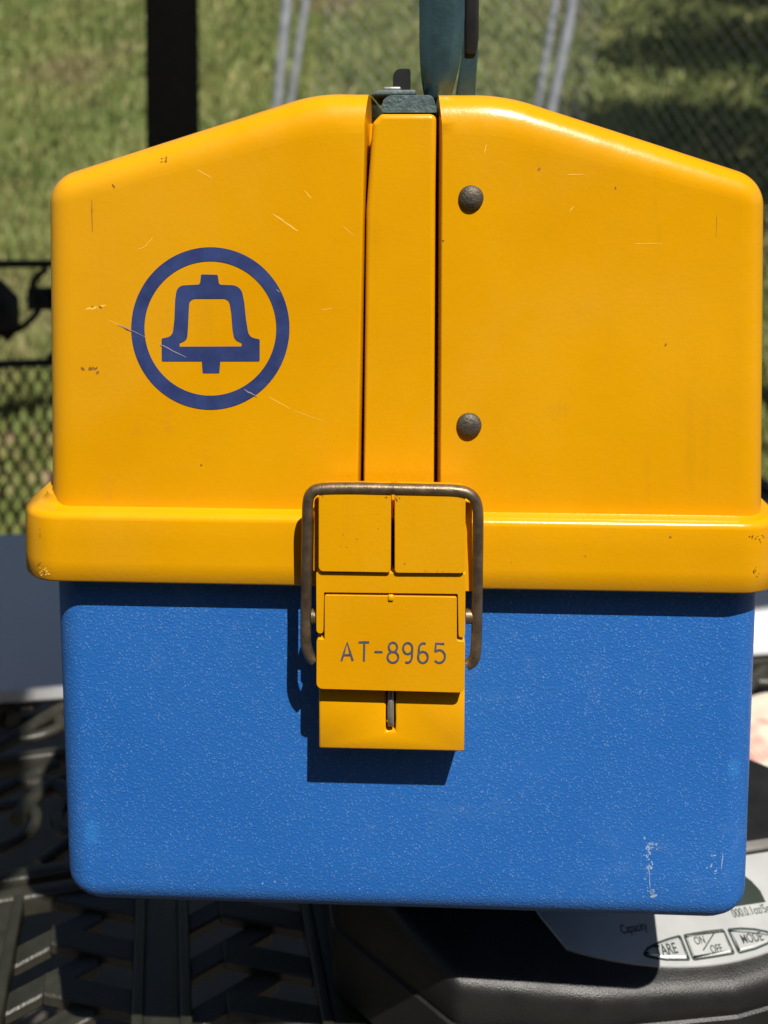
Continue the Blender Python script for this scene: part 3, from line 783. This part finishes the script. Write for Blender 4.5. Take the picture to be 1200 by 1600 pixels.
def make_toolbox():
    B = empty('toolbox', BOX_ORG, BYAW)
    # ---- blue tub: drafted, rounded corners
    xl0, z_t = f2(92, 905, 0.014); xr0, _ = f2(1181, 925, 0.014)
    xl1, _ = f2(110, 1370, 0.018); xr1, zb = f2(1163, 1390, 0.018)
    zt = f2(600, 880)[1]
    secs = []
    def tub_sec(z, extra):
        t = (zt - z)/(zt - 0.0); a = xl0 + (xl1-xl0)*t*1.05 + extra; b = xr0 + (xr1-xr0)*t*1.05 - extra
        y0 = 0.0045*t + extra; y1 = DEPTH - 0.0045*t - extra
        q = round_poly([(a, y0, 0.016), (b, y0, 0.016), (b, y1, 0.016), (a, y1, 0.016)], 8)
        return [(x, y, z) for x, y, _ in subdivide(q, 0.02)] if False else [(x, y, z) for x, y, _ in q]
    rb = 0.0165
    secs.append(tub_sec(0.0, rb*0.999))
    for i in range(1, 9):
        a = i/8*math.pi/2; secs.append(tub_sec(rb*(1-math.cos(a)), rb*(1-math.sin(a))))
    for i in range(1, 13): secs.append(tub_sec(rb + (zt-rb)*i/12, 0))
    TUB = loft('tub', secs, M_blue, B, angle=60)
    # ---- lids
    rl = 0.0165; RI = 0.0215; dl = -0.003
    def lid(pts, side):
        # pts: seam foot, seam top, peak, shoulder, outer foot; side = direction from the seam outwards
        q = [(*f2(x, y, dl+rl), r/3300, wgt) for x, y, r, wgt in pts]
        pl = subdivide(round_poly(q, 14), 0.008)
        sx0, sz0 = q[0][:2]; sx1, sz1 = q[1][:2]; ox, oz = q[-1][:2]
        m = len(pl); area = sum(pl[i-1][0]*pl[i][1] - pl[i][0]*pl[i-1][1] for i in range(m)); sg = 1 if area > 0 else -1
        D = []
        for i in range(m):
            x, z, wt = pl[i]; a_, b_ = pl[i-1], pl[(i+1) % m]
            tx, tz = b_[0]-a_[0], b_[1]-a_[1]; Ln = math.hypot(tx, tz) or 1
            dx, dz = -sg*tz/Ln*wt, sg*tx/Ln*wt
            t = (z-sz0)/(sz1-sz0); xs = sx0 + (sx1-sx0)*t
            if abs(x-xs) < 0.0004: dx, dz = side*0.10, -max(0.0, t)**3        # along the seam
            elif z < max(oz, sz0) + 1e-4 and wt < 0.99: dx, dz = -side*(abs(x-xs)/abs(ox-sx0)), 0.0      # along the foot
            D.append((dx, dz))
        def ring(d, y): return [(p[0]+e[0]*d, y, p[1]+e[1]*d) for p, e in zip(pl, D)]
        fs = []
        for i in range(0, 17):
            a = i/16*math.pi/2
            fs.append(ring(RI*(1-math.sin(a)), dl + rl*(1-math.cos(a))**1.3))
        for i in range(1, 9): fs.append(ring(0, dl + rl + (DEPTH - rl*2 - 2*dl)*i/8))
        for i in range(1, 13):
            a = i/12*math.pi/2
            fs.append(ring(RI*(1-math.cos(a)), DEPTH - dl - rl*(1-math.sin(a))**1.3))
        return fs
    left = lid([(565, 812, 0, 0), (577, 148, 0, 1), (495, 147, 330, 1.0), (84, 279, 54, 0.72), (89, 812, 0, 0.72)], -1)
    right = lid([(682, 812, 0, 0), (685, 149, 0, 1), (786, 149, 300, 1.0), (1188, 279, 56, 0.72), (1184, 812, 0, 0.72)], 1)
    def lid_mesh(fs):
        V, F = loft_data(fs, True, (False, False)); n = len(fs[0])
        for ring_, base in ((fs[0], 0), (fs[-1], (len(fs)-1)*n)):
            c = sum((Vector(p) for p in ring_), Vector())/n; V.append(c); k0 = len(V)-1
            F += [(base+j, base+(j+1) % n, k0) for j in range(n)]
        o = obj_py('lid', V, F, M_yel, B, True, 50)
        fl = [True]*len(o.data.polygons)
        for i, p in enumerate(o.data.polygons): fl[i] = abs(p.normal.y) < 0.9995
        o.data.polygons.foreach_set('use_smooth', fl); return o
    LL = lid_mesh(left); LL['label'] = 'left half of the yellow lid carrying the round bell emblem'
    LR = lid_mesh(right); LR['label'] = 'right half of the yellow lid with two dark rivets'
    # ---- centre strip between the lid halves
    ds = -0.0015; ysec = []
    q = [(*f2(x, y, ds), r/3300, wt) for x, y, r, wt in ((567, 812, 0, 0.3), (572, 330, 200, 1), (582, 192, 12, 1), (595, 178, 10, 1), (682, 178, 10, 1), (680.5, 300, 100, 1), (678, 812, 0, 0.3))]
    pl = subdivide(round_poly(q, 6), 0.012); rs = 0.0025
    fs = [[(x, ds + rs*(1-math.cos(i/6*math.pi/2)), z) for x, z in inset(pl, rs*(1-math.sin(i/6*math.pi/2)))] for i in range(7)]
    fs.append([(x, DEPTH-0.006, z) for x, z in inset(pl, 0)])
    loft('centre_strip', fs, M_yel, B, angle=50)
    xs0 = f2(566, 800)[0]; xs1 = f2(683, 800)[0]; zs0 = f2(600, 810)[1]; zs1 = f2(600, 190)[1]
    box('lid_core', (xs1-xs0+0.006, DEPTH-0.05, zs1-zs0), ((xs0+xs1)/2, DEPTH/2+0.0, (zs0+zs1)/2), M_yel, B)
    # ---- rim round each lid half
    dr = -0.0108
    xa, _ = f2(46, 860, dr+0.022); xb, _ = f2(1209, 880, dr+0.022)
    z0 = f2(500, 917, dr)[1]; z1 = f2(500, 803, dr)[1]
    xm = f2(614, 860, dr)[0]
    lx = f2(89, 800, 0.02)[0]; rx = f2(1184, 800, 0.02)[0]
    prof = [(0.0, z0+0.001), (0.0004, z0+0.0), (0.0, z0+0.0015)]
    prof = []                                     # (inset from the outer wall, height)
    step = 0.0105; hz = z1
    prof += [(0.0040, z0+0.0006), (0.0010, z0), (0.0, z0+0.0012)]
    prof += [(0.0, z0 + (hz-0.005-z0)*i/3) for i in (1, 2, 3)]
    prof += [(0.0035*(1-math.cos(i/5*math.pi/2)), hz-0.005+0.0035*math.sin(i/5*math.pi/2)) for i in range(1, 6)]
    prof += [(0.0070, hz-0.0011), (0.0085, hz-0.0006), (0.0096, hz+0.0008), (0.0103, hz+0.0030), (0.0125, hz+0.0034)]
    prof += [(0.0125, z0+0.0006)]
    for nm, sx, lidpart in (('rim', -1, LL), ('rim', 1, LR)):
        xo = xa if sx < 0 else xb
        secs = []
        for ins, z in prof:
            y0, y1 = dr+ins, DEPTH-dr-ins; x_o = xo - sx*ins; x_i = xm + sx*0.0004
            rad = max(0.0225-ins, 0.006)
            ol = round_poly([(x_i, y0, 0), (x_o, y0, rad), (x_o, y1, rad), (x_i, y1, 0)], 12)
            secs.append([(x, y, z) for x, y, _ in ol])
        V, F = loft_data(secs, False, (False, False))
        n = len(secs[0]); m = len(secs)
        F += [(0*n+j, 0*n+j+1, (m-1)*n+j+1, (m-1)*n+j) for j in range(n-1)]
        F += [tuple(i*n for i in range(m)), tuple(i*n+n-1 for i in reversed(range(m)))]
        o = obj_py(nm, V, F, M_yel, lidpart, True, 50)
    # ---- rivets
    for (px, py) in ((736, 309), (733, 664)):
        x, z = f2(px, py, dl); r = 19.5/3300
        prof2 = [(r, 0.0006), (r, -0.0004), (r*0.95, -0.0012), (r*0.8, -0.0021), (r*0.55, -0.0028), (r*0.28, -0.0031), (r*0.05, -0.0032)]
        loft('rivet', [[(x + rr*math.cos(2*math.pi*k/28), dl+yy, z + rr*math.sin(2*math.pi*k/28)) for k in range(28)] for rr, yy in prof2], M_rivet, LR, angle=60)
    # ---- scuffs and scratches in the plastic
    rs_ = random.Random(5)
    def marks(name, lst, d, mat, parent, flecks=()):
        V, F = [], []
        for a, bq, wd in lst:
            n = 7; L, Q = [], []
            A, Bq = Vector(f2(*a, d)), Vector(f2(*bq, d)); t = Bq-A
            nn = Vector((-t.y, t.x)).normalized() if t.length > 1e-6 else Vector((0, 1))
            for i in range(n):
                u = i/(n-1); hw = wd/3300*0.5*(0.25 + 0.75*math.sin(math.pi*(0.08+0.84*u)))*rs_.uniform(0.6, 1.1)
                p = A + t*u + nn*rs_.uniform(-0.3, 0.3)*wd/3300
                L.append(p+nn*hw); Q.append(p-nn*hw)
            k0 = len(V); V += [(p.x, d-0.00006, p.y) for p in L+Q]
            F += [(k0+i, k0+i+1, k0+n+i+1, k0+n+i) for i in range(n-1)]
        for cx, cy, rx, ry, num, size in flecks:
            for _ in range(num):
                c = Vector(f2(cx + rs_.gauss(0, rx), cy + rs_.gauss(0, ry), d)); m = rs_.randint(4, 6); k0 = len(V); sz = size/3300*rs_.uniform(0.4, 1.2); ph = rs_.random()*6; st = rs_.uniform(1, 2.6); an = rs_.random()*3.14
                for i in range(m):
                    q = ph+2*math.pi*i/m; x, z = math.cos(q)*sz*st, math.sin(q)*sz
                    V.append((c.x + x*math.cos(an)-z*math.sin(an), d-0.00006, c.y + x*math.sin(an)+z*math.cos(an)))
                F.append(tuple(range(k0, k0+m)))
        return tag(obj_py(name, V, F, mat, parent, False, fix=False), kind='stuff')
    M_pale = simple('scratched_yellow', (0.90, 0.50, 0.06), 0.6, var=0.1); M_dkm = simple('dirt_mark', (0.30, 0.125, 0.012), 0.7, var=0.3, nscale=300)
    M_bare = simple('scuffed_blue', (0.30, 0.42, 0.62), 0.7, var=0.25, nscale=400)
    marks('scratches', [((426, 335), (466, 361), 3.2), ((475, 297), (488, 311), 1.8), ((307, 265), (330, 278), 1.8), ((240, 370), (226, 386), 1.6),
        ((226, 386), (214, 390), 1.3), ((134, 484), (166, 478), 4.5), ((533, 352), (556, 370), 1.2), ((520, 482), (500, 484), 1.2), ((460, 642), (510, 660), 1.2), ((420, 620), (455, 640), 1.6), ((170, 500), (205, 518), 1.2)], dl, M_pale, LL)
    marks('dirt_marks', [((143, 312), (144, 362), 2.2), ((175, 288), (179, 294), 3.0)], dl, M_dkm, LL, [(144, 577, 6, 4, 9, 2.2), (256, 247, 4, 2, 4, 1.6), (150, 480, 8, 2, 4, 1.4)])
    marks('scratches', [((760, 225), (757, 240), 1.4), ((885, 273), (912, 272), 1.6), ((990, 381), (1040, 380), 1.2), ((890, 330), (897, 322), 1.4)], dl, M_pale, LR)
    marks('dirt_marks', [((1120, 335), (1119, 372), 0.8)], dl, M_dkm, LR, [(962, 294, 0.5, 0.5, 2, 2.4), (843, 262, 1, 1, 1, 2), (1040, 540, 1, 1, 1, 1.8)])
    def tub_marks(lst, flecks):
        o = marks('scuffs', lst, 0.0, M_bare, TUB, flecks)
        for v in o.data.vertices:            # lay them on the drafted front wall
            v.co.y = 0.0045*(zt - v.co.z)/zt - 0.00012
    tub_marks([((1133, 1340), (1131, 1366), 2.0), ((1016, 1360), (1019, 1398), 1.5)], [(1020, 1332, 6, 8, 22, 1.7), (1015, 1362, 4, 14, 22, 1.5), (1125, 1370, 8, 14, 10, 1.3), (1022, 1404, 3, 3, 6, 2.2), (420, 1392, 60, 5, 9, 0.8)])
    # chipped corner of the left rim
    o = marks('chips', [((60, 868), (61, 880), 1.2), ((68, 873), (76, 866), 2.4)], 0.0, M_dkm, LL, [(80, 878, 4, 6, 8, 1.3), (74, 820, 1, 8, 4, 0.9)])
    o2 = marks('chips', [], 0.0, M_pale, LL, [(84, 880, 5, 5, 10, 1.5), (74, 884, 4, 4, 5, 1.2)])
    for q in (o, o2):
        for v in q.data.vertices:
            cx_ = xa + 0.0225; dx_ = min(0.0, v.co.x - cx_)
            v.co.z = max(v.co.z, z0 + 0.0022); v.co.x = max(v.co.x, xa + 0.0012); dx_ = min(0.0, v.co.x - cx_)
            v.co.y = dr + 0.0225 - math.sqrt(max(0, 0.02262**2 - dx_*dx_))
    marks('chips', [], dr, M_dkm, LR, [(1185, 838, 6, 1.5, 7, 1.3), (1182, 890, 1.5, 3, 4, 1.6), (1048, 840, 1, 1, 1, 1.4), (900, 870, 60, 10, 5, 0.8)])
    marks('chips', [], -0.0243, M_dkm, LL, [(503, 775, 2, 3, 3, 1.2), (606, 776, 2, 3, 4, 1.2), (550, 850, 18, 12, 7, 0.8)])
    marks('chips', [], -0.0243, M_dkm, LR, [(622, 776, 2, 3, 5, 1.3), (700, 773, 10, 1.0, 5, 1.0), (631, 882, 2, 2, 2, 1.2), (672, 893, 12, 1, 4, 0.9)])
    # ---- bell emblem
    Z = lambda a, b: f2(150 + a/3.243, 350 + b/3.243, dl)
    def ell(rx, ry): return [Z(580 + rx*math.cos(2*math.pi*k/96), 528 + ry*math.sin(2*math.pi*k/96)) for k in range(96)]
    emb = lambda x, y, h: Vector((x, dl - 0.00015 + h, y))
    flat_shape('emblem_ring', [ell(401, 411), ell(334, 341)], 0.0002, emb, M_navy, LL)
    def curve_pts(pts):        # rounded outline
        return [(x, y) for x, y, _ in round_poly([(*Z(a, b), r/3300) for a, b, r in pts], 5)]
    bell_o = curve_pts([(533, 255, 2), (617, 257, 2), (624, 307, 4), (735, 311, 18), (752, 400, 20), (760, 480, 20), (775, 572, 16), (830, 584, 2), (830, 694, 2), (630, 694, 1), (626, 754, 2), (541, 754, 2), (537, 694, 1),
                        (334, 694, 2), (333, 580, 2), (388, 568, 16), (398, 480, 20), (402, 380, 20), (412, 312, 18), (527, 306, 4)])
    bell_i = curve_pts([(474, 377, 10), (674, 377, 10), (686, 450, 20), (692, 530, 20), (702, 585, 14), (740, 602, 2), (737, 620, 1), (424, 621, 1), (425, 602, 2), (462, 586, 12), (467, 520, 20), (470, 450, 20)])
    flat_shape('emblem_bell', [bell_o, bell_i], 0.0002, emb, M_navy, LL)
    marks('scratches', [((184, 506), (228, 527), 1.8), ((250, 538), (291, 559), 2.4), ((381, 609), (402, 619), 2.2), ((432, 452), (437, 457), 2.0)], dl-0.0004, simple('scratched_print', (0.26, 0.24, 0.30), 0.7), LL)
    # ---- latch
    K = lambda a, b, d: f2(430 + a/3.2, 730 + b/3.2, d)
    dp = -0.0243
    def padpoly(pts, d): return [(x, y) for x, y, _ in round_poly([(*K(a, b, d), r/3300) for a, b, r in pts], 4)]
    pad1 = prism('latch_pad', padpoly([(217, 124, 9), (579, 124, 5), (577, 528, 5), (216, 522, 7)], dp), dp, -0.009, M_yel, LL, 0.0014)
    pad2 = prism('latch_pad', padpoly([(597, 124, 5), (952, 134, 9), (950, 532, 7), (597, 530, 5)], dp), dp, -0.009, M_yel, LR, 0.0014)
    # backing shoulders seen outside the pads
    for s, pts, pr in ((0, [(196, 155, 6), (260, 155, 2), (260, 520, 2), (190, 520, 2)], LL), (1, [(920, 170, 2), (985, 180, 6), (985, 620, 2), (920, 620, 2)], LR)):
        prism('latch_shoulder', padpoly(pts, -0.018), -0.018, -0.009, M_yel, pr, 0.001)
    db = -0.0226
    def latch_poly(pts, d): return [(x, y) for x, y, _ in round_poly([(*K(a, b, d), r/3300) for a, b, r in pts], 4)]
    br = prism('latch_bracket', latch_poly([(205, 527, 2), (952, 533, 2), (949, 850, 9), (917, 852, 4), (913, 634, 2), (244, 626, 2), (240, 832, 4), (206, 830, 9)], db), db, -0.0135, M_yel, B, 0.0010)
    dv = -0.0226
    lv = prism('latch_lever', latch_poly([(247, 640, 3), (908, 650, 3), (908, 868, 2), (950, 872, 4), (946, 1128, 9), (206, 1108, 9), (207, 858, 4), (247, 864, 2)], dv), dv, -0.0145, M_yel, B, 0.0012)
    x, z = K(578, 655, dv-0.0005); box('lever_nib', (0.0026, 0.002, 0.0028), (x, dv+0.0002, z), M_yel, lv, 0.0006)
    dk = -0.0165
    kp = prism('latch_keeper', [K(a, b, dk) for a, b in ((218, 1100), (553, 1100), (553, 1322), (602, 1322), (602, 1100), (948, 1100), (946, 1424), (218, 1408))], dk, 0.002, M_yel, B, 0.0010)
    x0, zc = K(578, 1215, dk); box('keeper_slot_back', (0.006, 0.002, 0.024), (x0, dk+0.012, zc), M_dark, kp)
    x0, zc = K(578, 1130, dk); 
    loft('lock_staple', [[(x0 + 0.0015*math.cos(t), yy + 0.0014*math.sin(t), zz) for t in [2*math.pi*k/10 for k in range(10)]] for yy, zz in
        ((dk+0.006, zc-0.016), (dk+0.0005, zc-0.0155), (dk-0.0012, zc-0.012), (dk-0.001, zc-0.004), (dk+0.002, zc+0.003))], M_chrome, kp, angle=60)
    for a, d in ((196, 0), (966, 0)):
        x, z = K(a, 745, -0.018)
        loft('pivot_pin', [[(x+dx, -0.018 + r*math.cos(2*math.pi*k/14), z + r*math.sin(2*math.pi*k/14)) for k in range(14)] for dx, r in ((-0.0012, 0.002), (-0.0012, 0.0034), (0.0022, 0.0034), (0.0022, 0.002))], M_bail, lv, angle=40)
    # wire bail
    dw = -0.0195
    W = [(195, 968), (172, 940), (155, 890), (152, 830), (155, 600), (160, 300), (163, 180), (180, 130), (230, 108), (380, 104), (580, 108), (780, 112), (920, 118), (985, 145), (1012, 205), (1014, 320), (1012, 500), (1008, 800), (1002, 930), (985, 972), (958, 988)]
    path = []
    for i, (a, b) in enumerate(W):
        d = dw - 0.0035*(1 if b < 250 else max(0, 1-(b-250)/400))
        x, z = K(a, b, d); path.append((x, d, z))
    tube('wire_bail', smooth_path(path, 5), 26/3.2/3300*1.03, M_bail, B, 14)
    # ---- lettering AT-8965, engraved single strokes
    def arc(cx, cy, rx, ry, a0, a1, n=14): return [(cx + rx*math.cos(R(a0+(a1-a0)*i/n)), cy - ry*math.sin(R(a0+(a1-a0)*i/n))) for i in range(n+1)]
    glyph = {
        'A': [[(332, 966), (345, 924), (360, 875), (375, 924), (388, 966)], [(343, 938), (378, 938)]],
        'T': [[(418, 874), (470, 874)], [(446, 874), (444, 968)]],
        '-': [[(497, 922), (537, 923)]],
        '8': [arc(589, 899, 21, 24, 0, 360, 22), arc(589, 949, 27, 27, 0, 360, 22)],
        '9': [arc(663, 905, 23, 28, 0, 360, 22), [(686, 905), (684, 945)] + arc(662, 945, 22, 31, 0, -120, 10)],
        '6': [arc(739, 949, 24, 28, 0, 360, 22), [(715, 949), (719, 908)] + arc(741, 908, 22, 29, 180, 60, 10)],
        '5': [[(846, 882), (804, 880), (800, 922)] + arc(821, 945, 28, 32, 130, -140, 18)],
    }
    V, F = [], []
    for g in glyph.values():
        for st in g:
            pts = []
            for a, b in st:
                x, z = K(a, b, dv); pts.append((x, dv-0.00005, z))
            v, f = tube_data(pts, 0.00056, 6); o = len(V); V += v; F += [tuple(i+o for i in q) for q in f]
    V = [(x, dv + (y-dv)*0.35 - 0.0001, z) for x, y, z in V]
    obj_py('lettering', V, F, simple('engraved_ink', (0.075, 0.075, 0.10), 0.6, var=0.35, nscale=300), lv, fix=False)
    # ---- handle hardware
    def H(px, py, d): return f2(px, py, d)
    x0, zt1 = H(597, 150, 0.006); x1, zb1 = H(683, 177, 0.006)
    prism('handle_plate', [(x, y) for x, y, _ in round_poly([(x0, zb1-0.0, 0.0008), (x0+0.0005, zt1-0.002, 0.004), (x0+0.004, zt1, 0.004), (x1-0.002, zt1, 0.003), (x1, zb1, 0.0008)], 4)], 0.0005, DEPTH-0.008, M_teal2, B, 0.0012)
    # cross plate lying over the left lid
    x0, z0p = H(578, 149, 0.03); x1, z1p = H(650, 140, 0.03)
    prism('handle_plate', [(x0, z0p), (x1, z0p), (x1, z1p), (x0+0.004, z1p)], 0.03, 0.12, M_teal2, B, 0.0009)
    cx, cz = H(613, 140, 0.036); box('washer', (0.009, 0.010, 0.0022), (cx, 0.038, cz+0.0002), M_chrome, B, 0.0008)
    # rubber stop
    q = [(*H(x, y, 0.045), r/3300) for x, y, r in ((614, 146, 0), (614, 107, 18), (641, 107, 4), (641, 146, 0))]
    prism('handle_stop', [(x, y) for x, y, _ in round_poly(q, 6)], 0.045, 0.06, M_dkrub, B, 0.001)
    # front handle: rounded channel that narrows towards its foot, then bends back into the grip
    def arm(name, sx, d0, mat, hook=None, th=0.0032):
        secs = []
        for (xl, xr, py, d) in sx:
            a, z = H(xl, py, d); b, _ = H(xr, py, d); wv = b-a; c = []
            m = 12
            for i in range(m+1):
                t = -1 + 2*i/m; c.append((a+wv*(t+1)/2, d + 0.0065*(abs(t)**2.6) , z))
            for i in range(m, -1, -1):
                t = -1 + 2*i/m; c.append((a+wv*0.5 + wv*0.5*t*0.86, d + th + 0.006*(abs(t)**2.6), z))
            secs.append(c)
        o = loft(name, secs, mat, B, angle=50); return o
    d0 = 0.028
    top = [(655, 727, -60, d0), (655, 727, -150, d0+0.002), (656, 727, -215, d0+0.012), (657, 727, -255, d0+0.03)]
    arm('handle', [(664, 705, 153, d0+0.004), (661, 708, 140, d0+0.002), (658, 714, 120, d0), (656, 720, 95, d0), (655, 725, 60, d0), (655, 727, 20, d0)] + top, d0, M_teal)
    # second handle half of the right lid, just behind
    d1 = 0.052
    q = [(*H(x, y, d1), 0) for x, y in ((712, 150), (722, 85), (724, -190), (749, -190), (747, 85), (742, 150))]
    prism('handle', [(x, y) for x, y, _ in q], d1, d1+0.010, M_teal, B, 0.001)
    q = [H(x, y, d1-0.002) for x, y in ((727, 84), (728, -180), (750, -180), (748, 60), (744, 84))]
    prism('handle_cover', q, d1-0.002, d1+0.012, M_dkrub, B, 0.001)
    # grip bar running back along the box, out of the picture
    xg, zg = H(692, -215, d0+0.03)
    tube('grip', smooth_path([(xg, d0+0.028, zg-0.004), (xg, 0.10, zg+0.004), (xg, 0.2, zg+0.006), (xg, 0.3, zg+0.004), (xg, DEPTH-d0-0.01, zg-0.004)]), 0.011, M_dkrub, B, 14)
    zl = H(600, 150, 0.0)[1]
    tube('handle_rear_arm', smooth_path([(xg, DEPTH-d0, zl-0.003), (xg, DEPTH-d0+0.003, zl+0.05), (xg, DEPTH-d0-0.01, zg-0.004)]), 0.009, M_teal, B, 12)
    tag(B, 'yellow and blue plastic toolbox with a bell emblem and AT-8965 latch', 'toolbox')
make_toolbox()
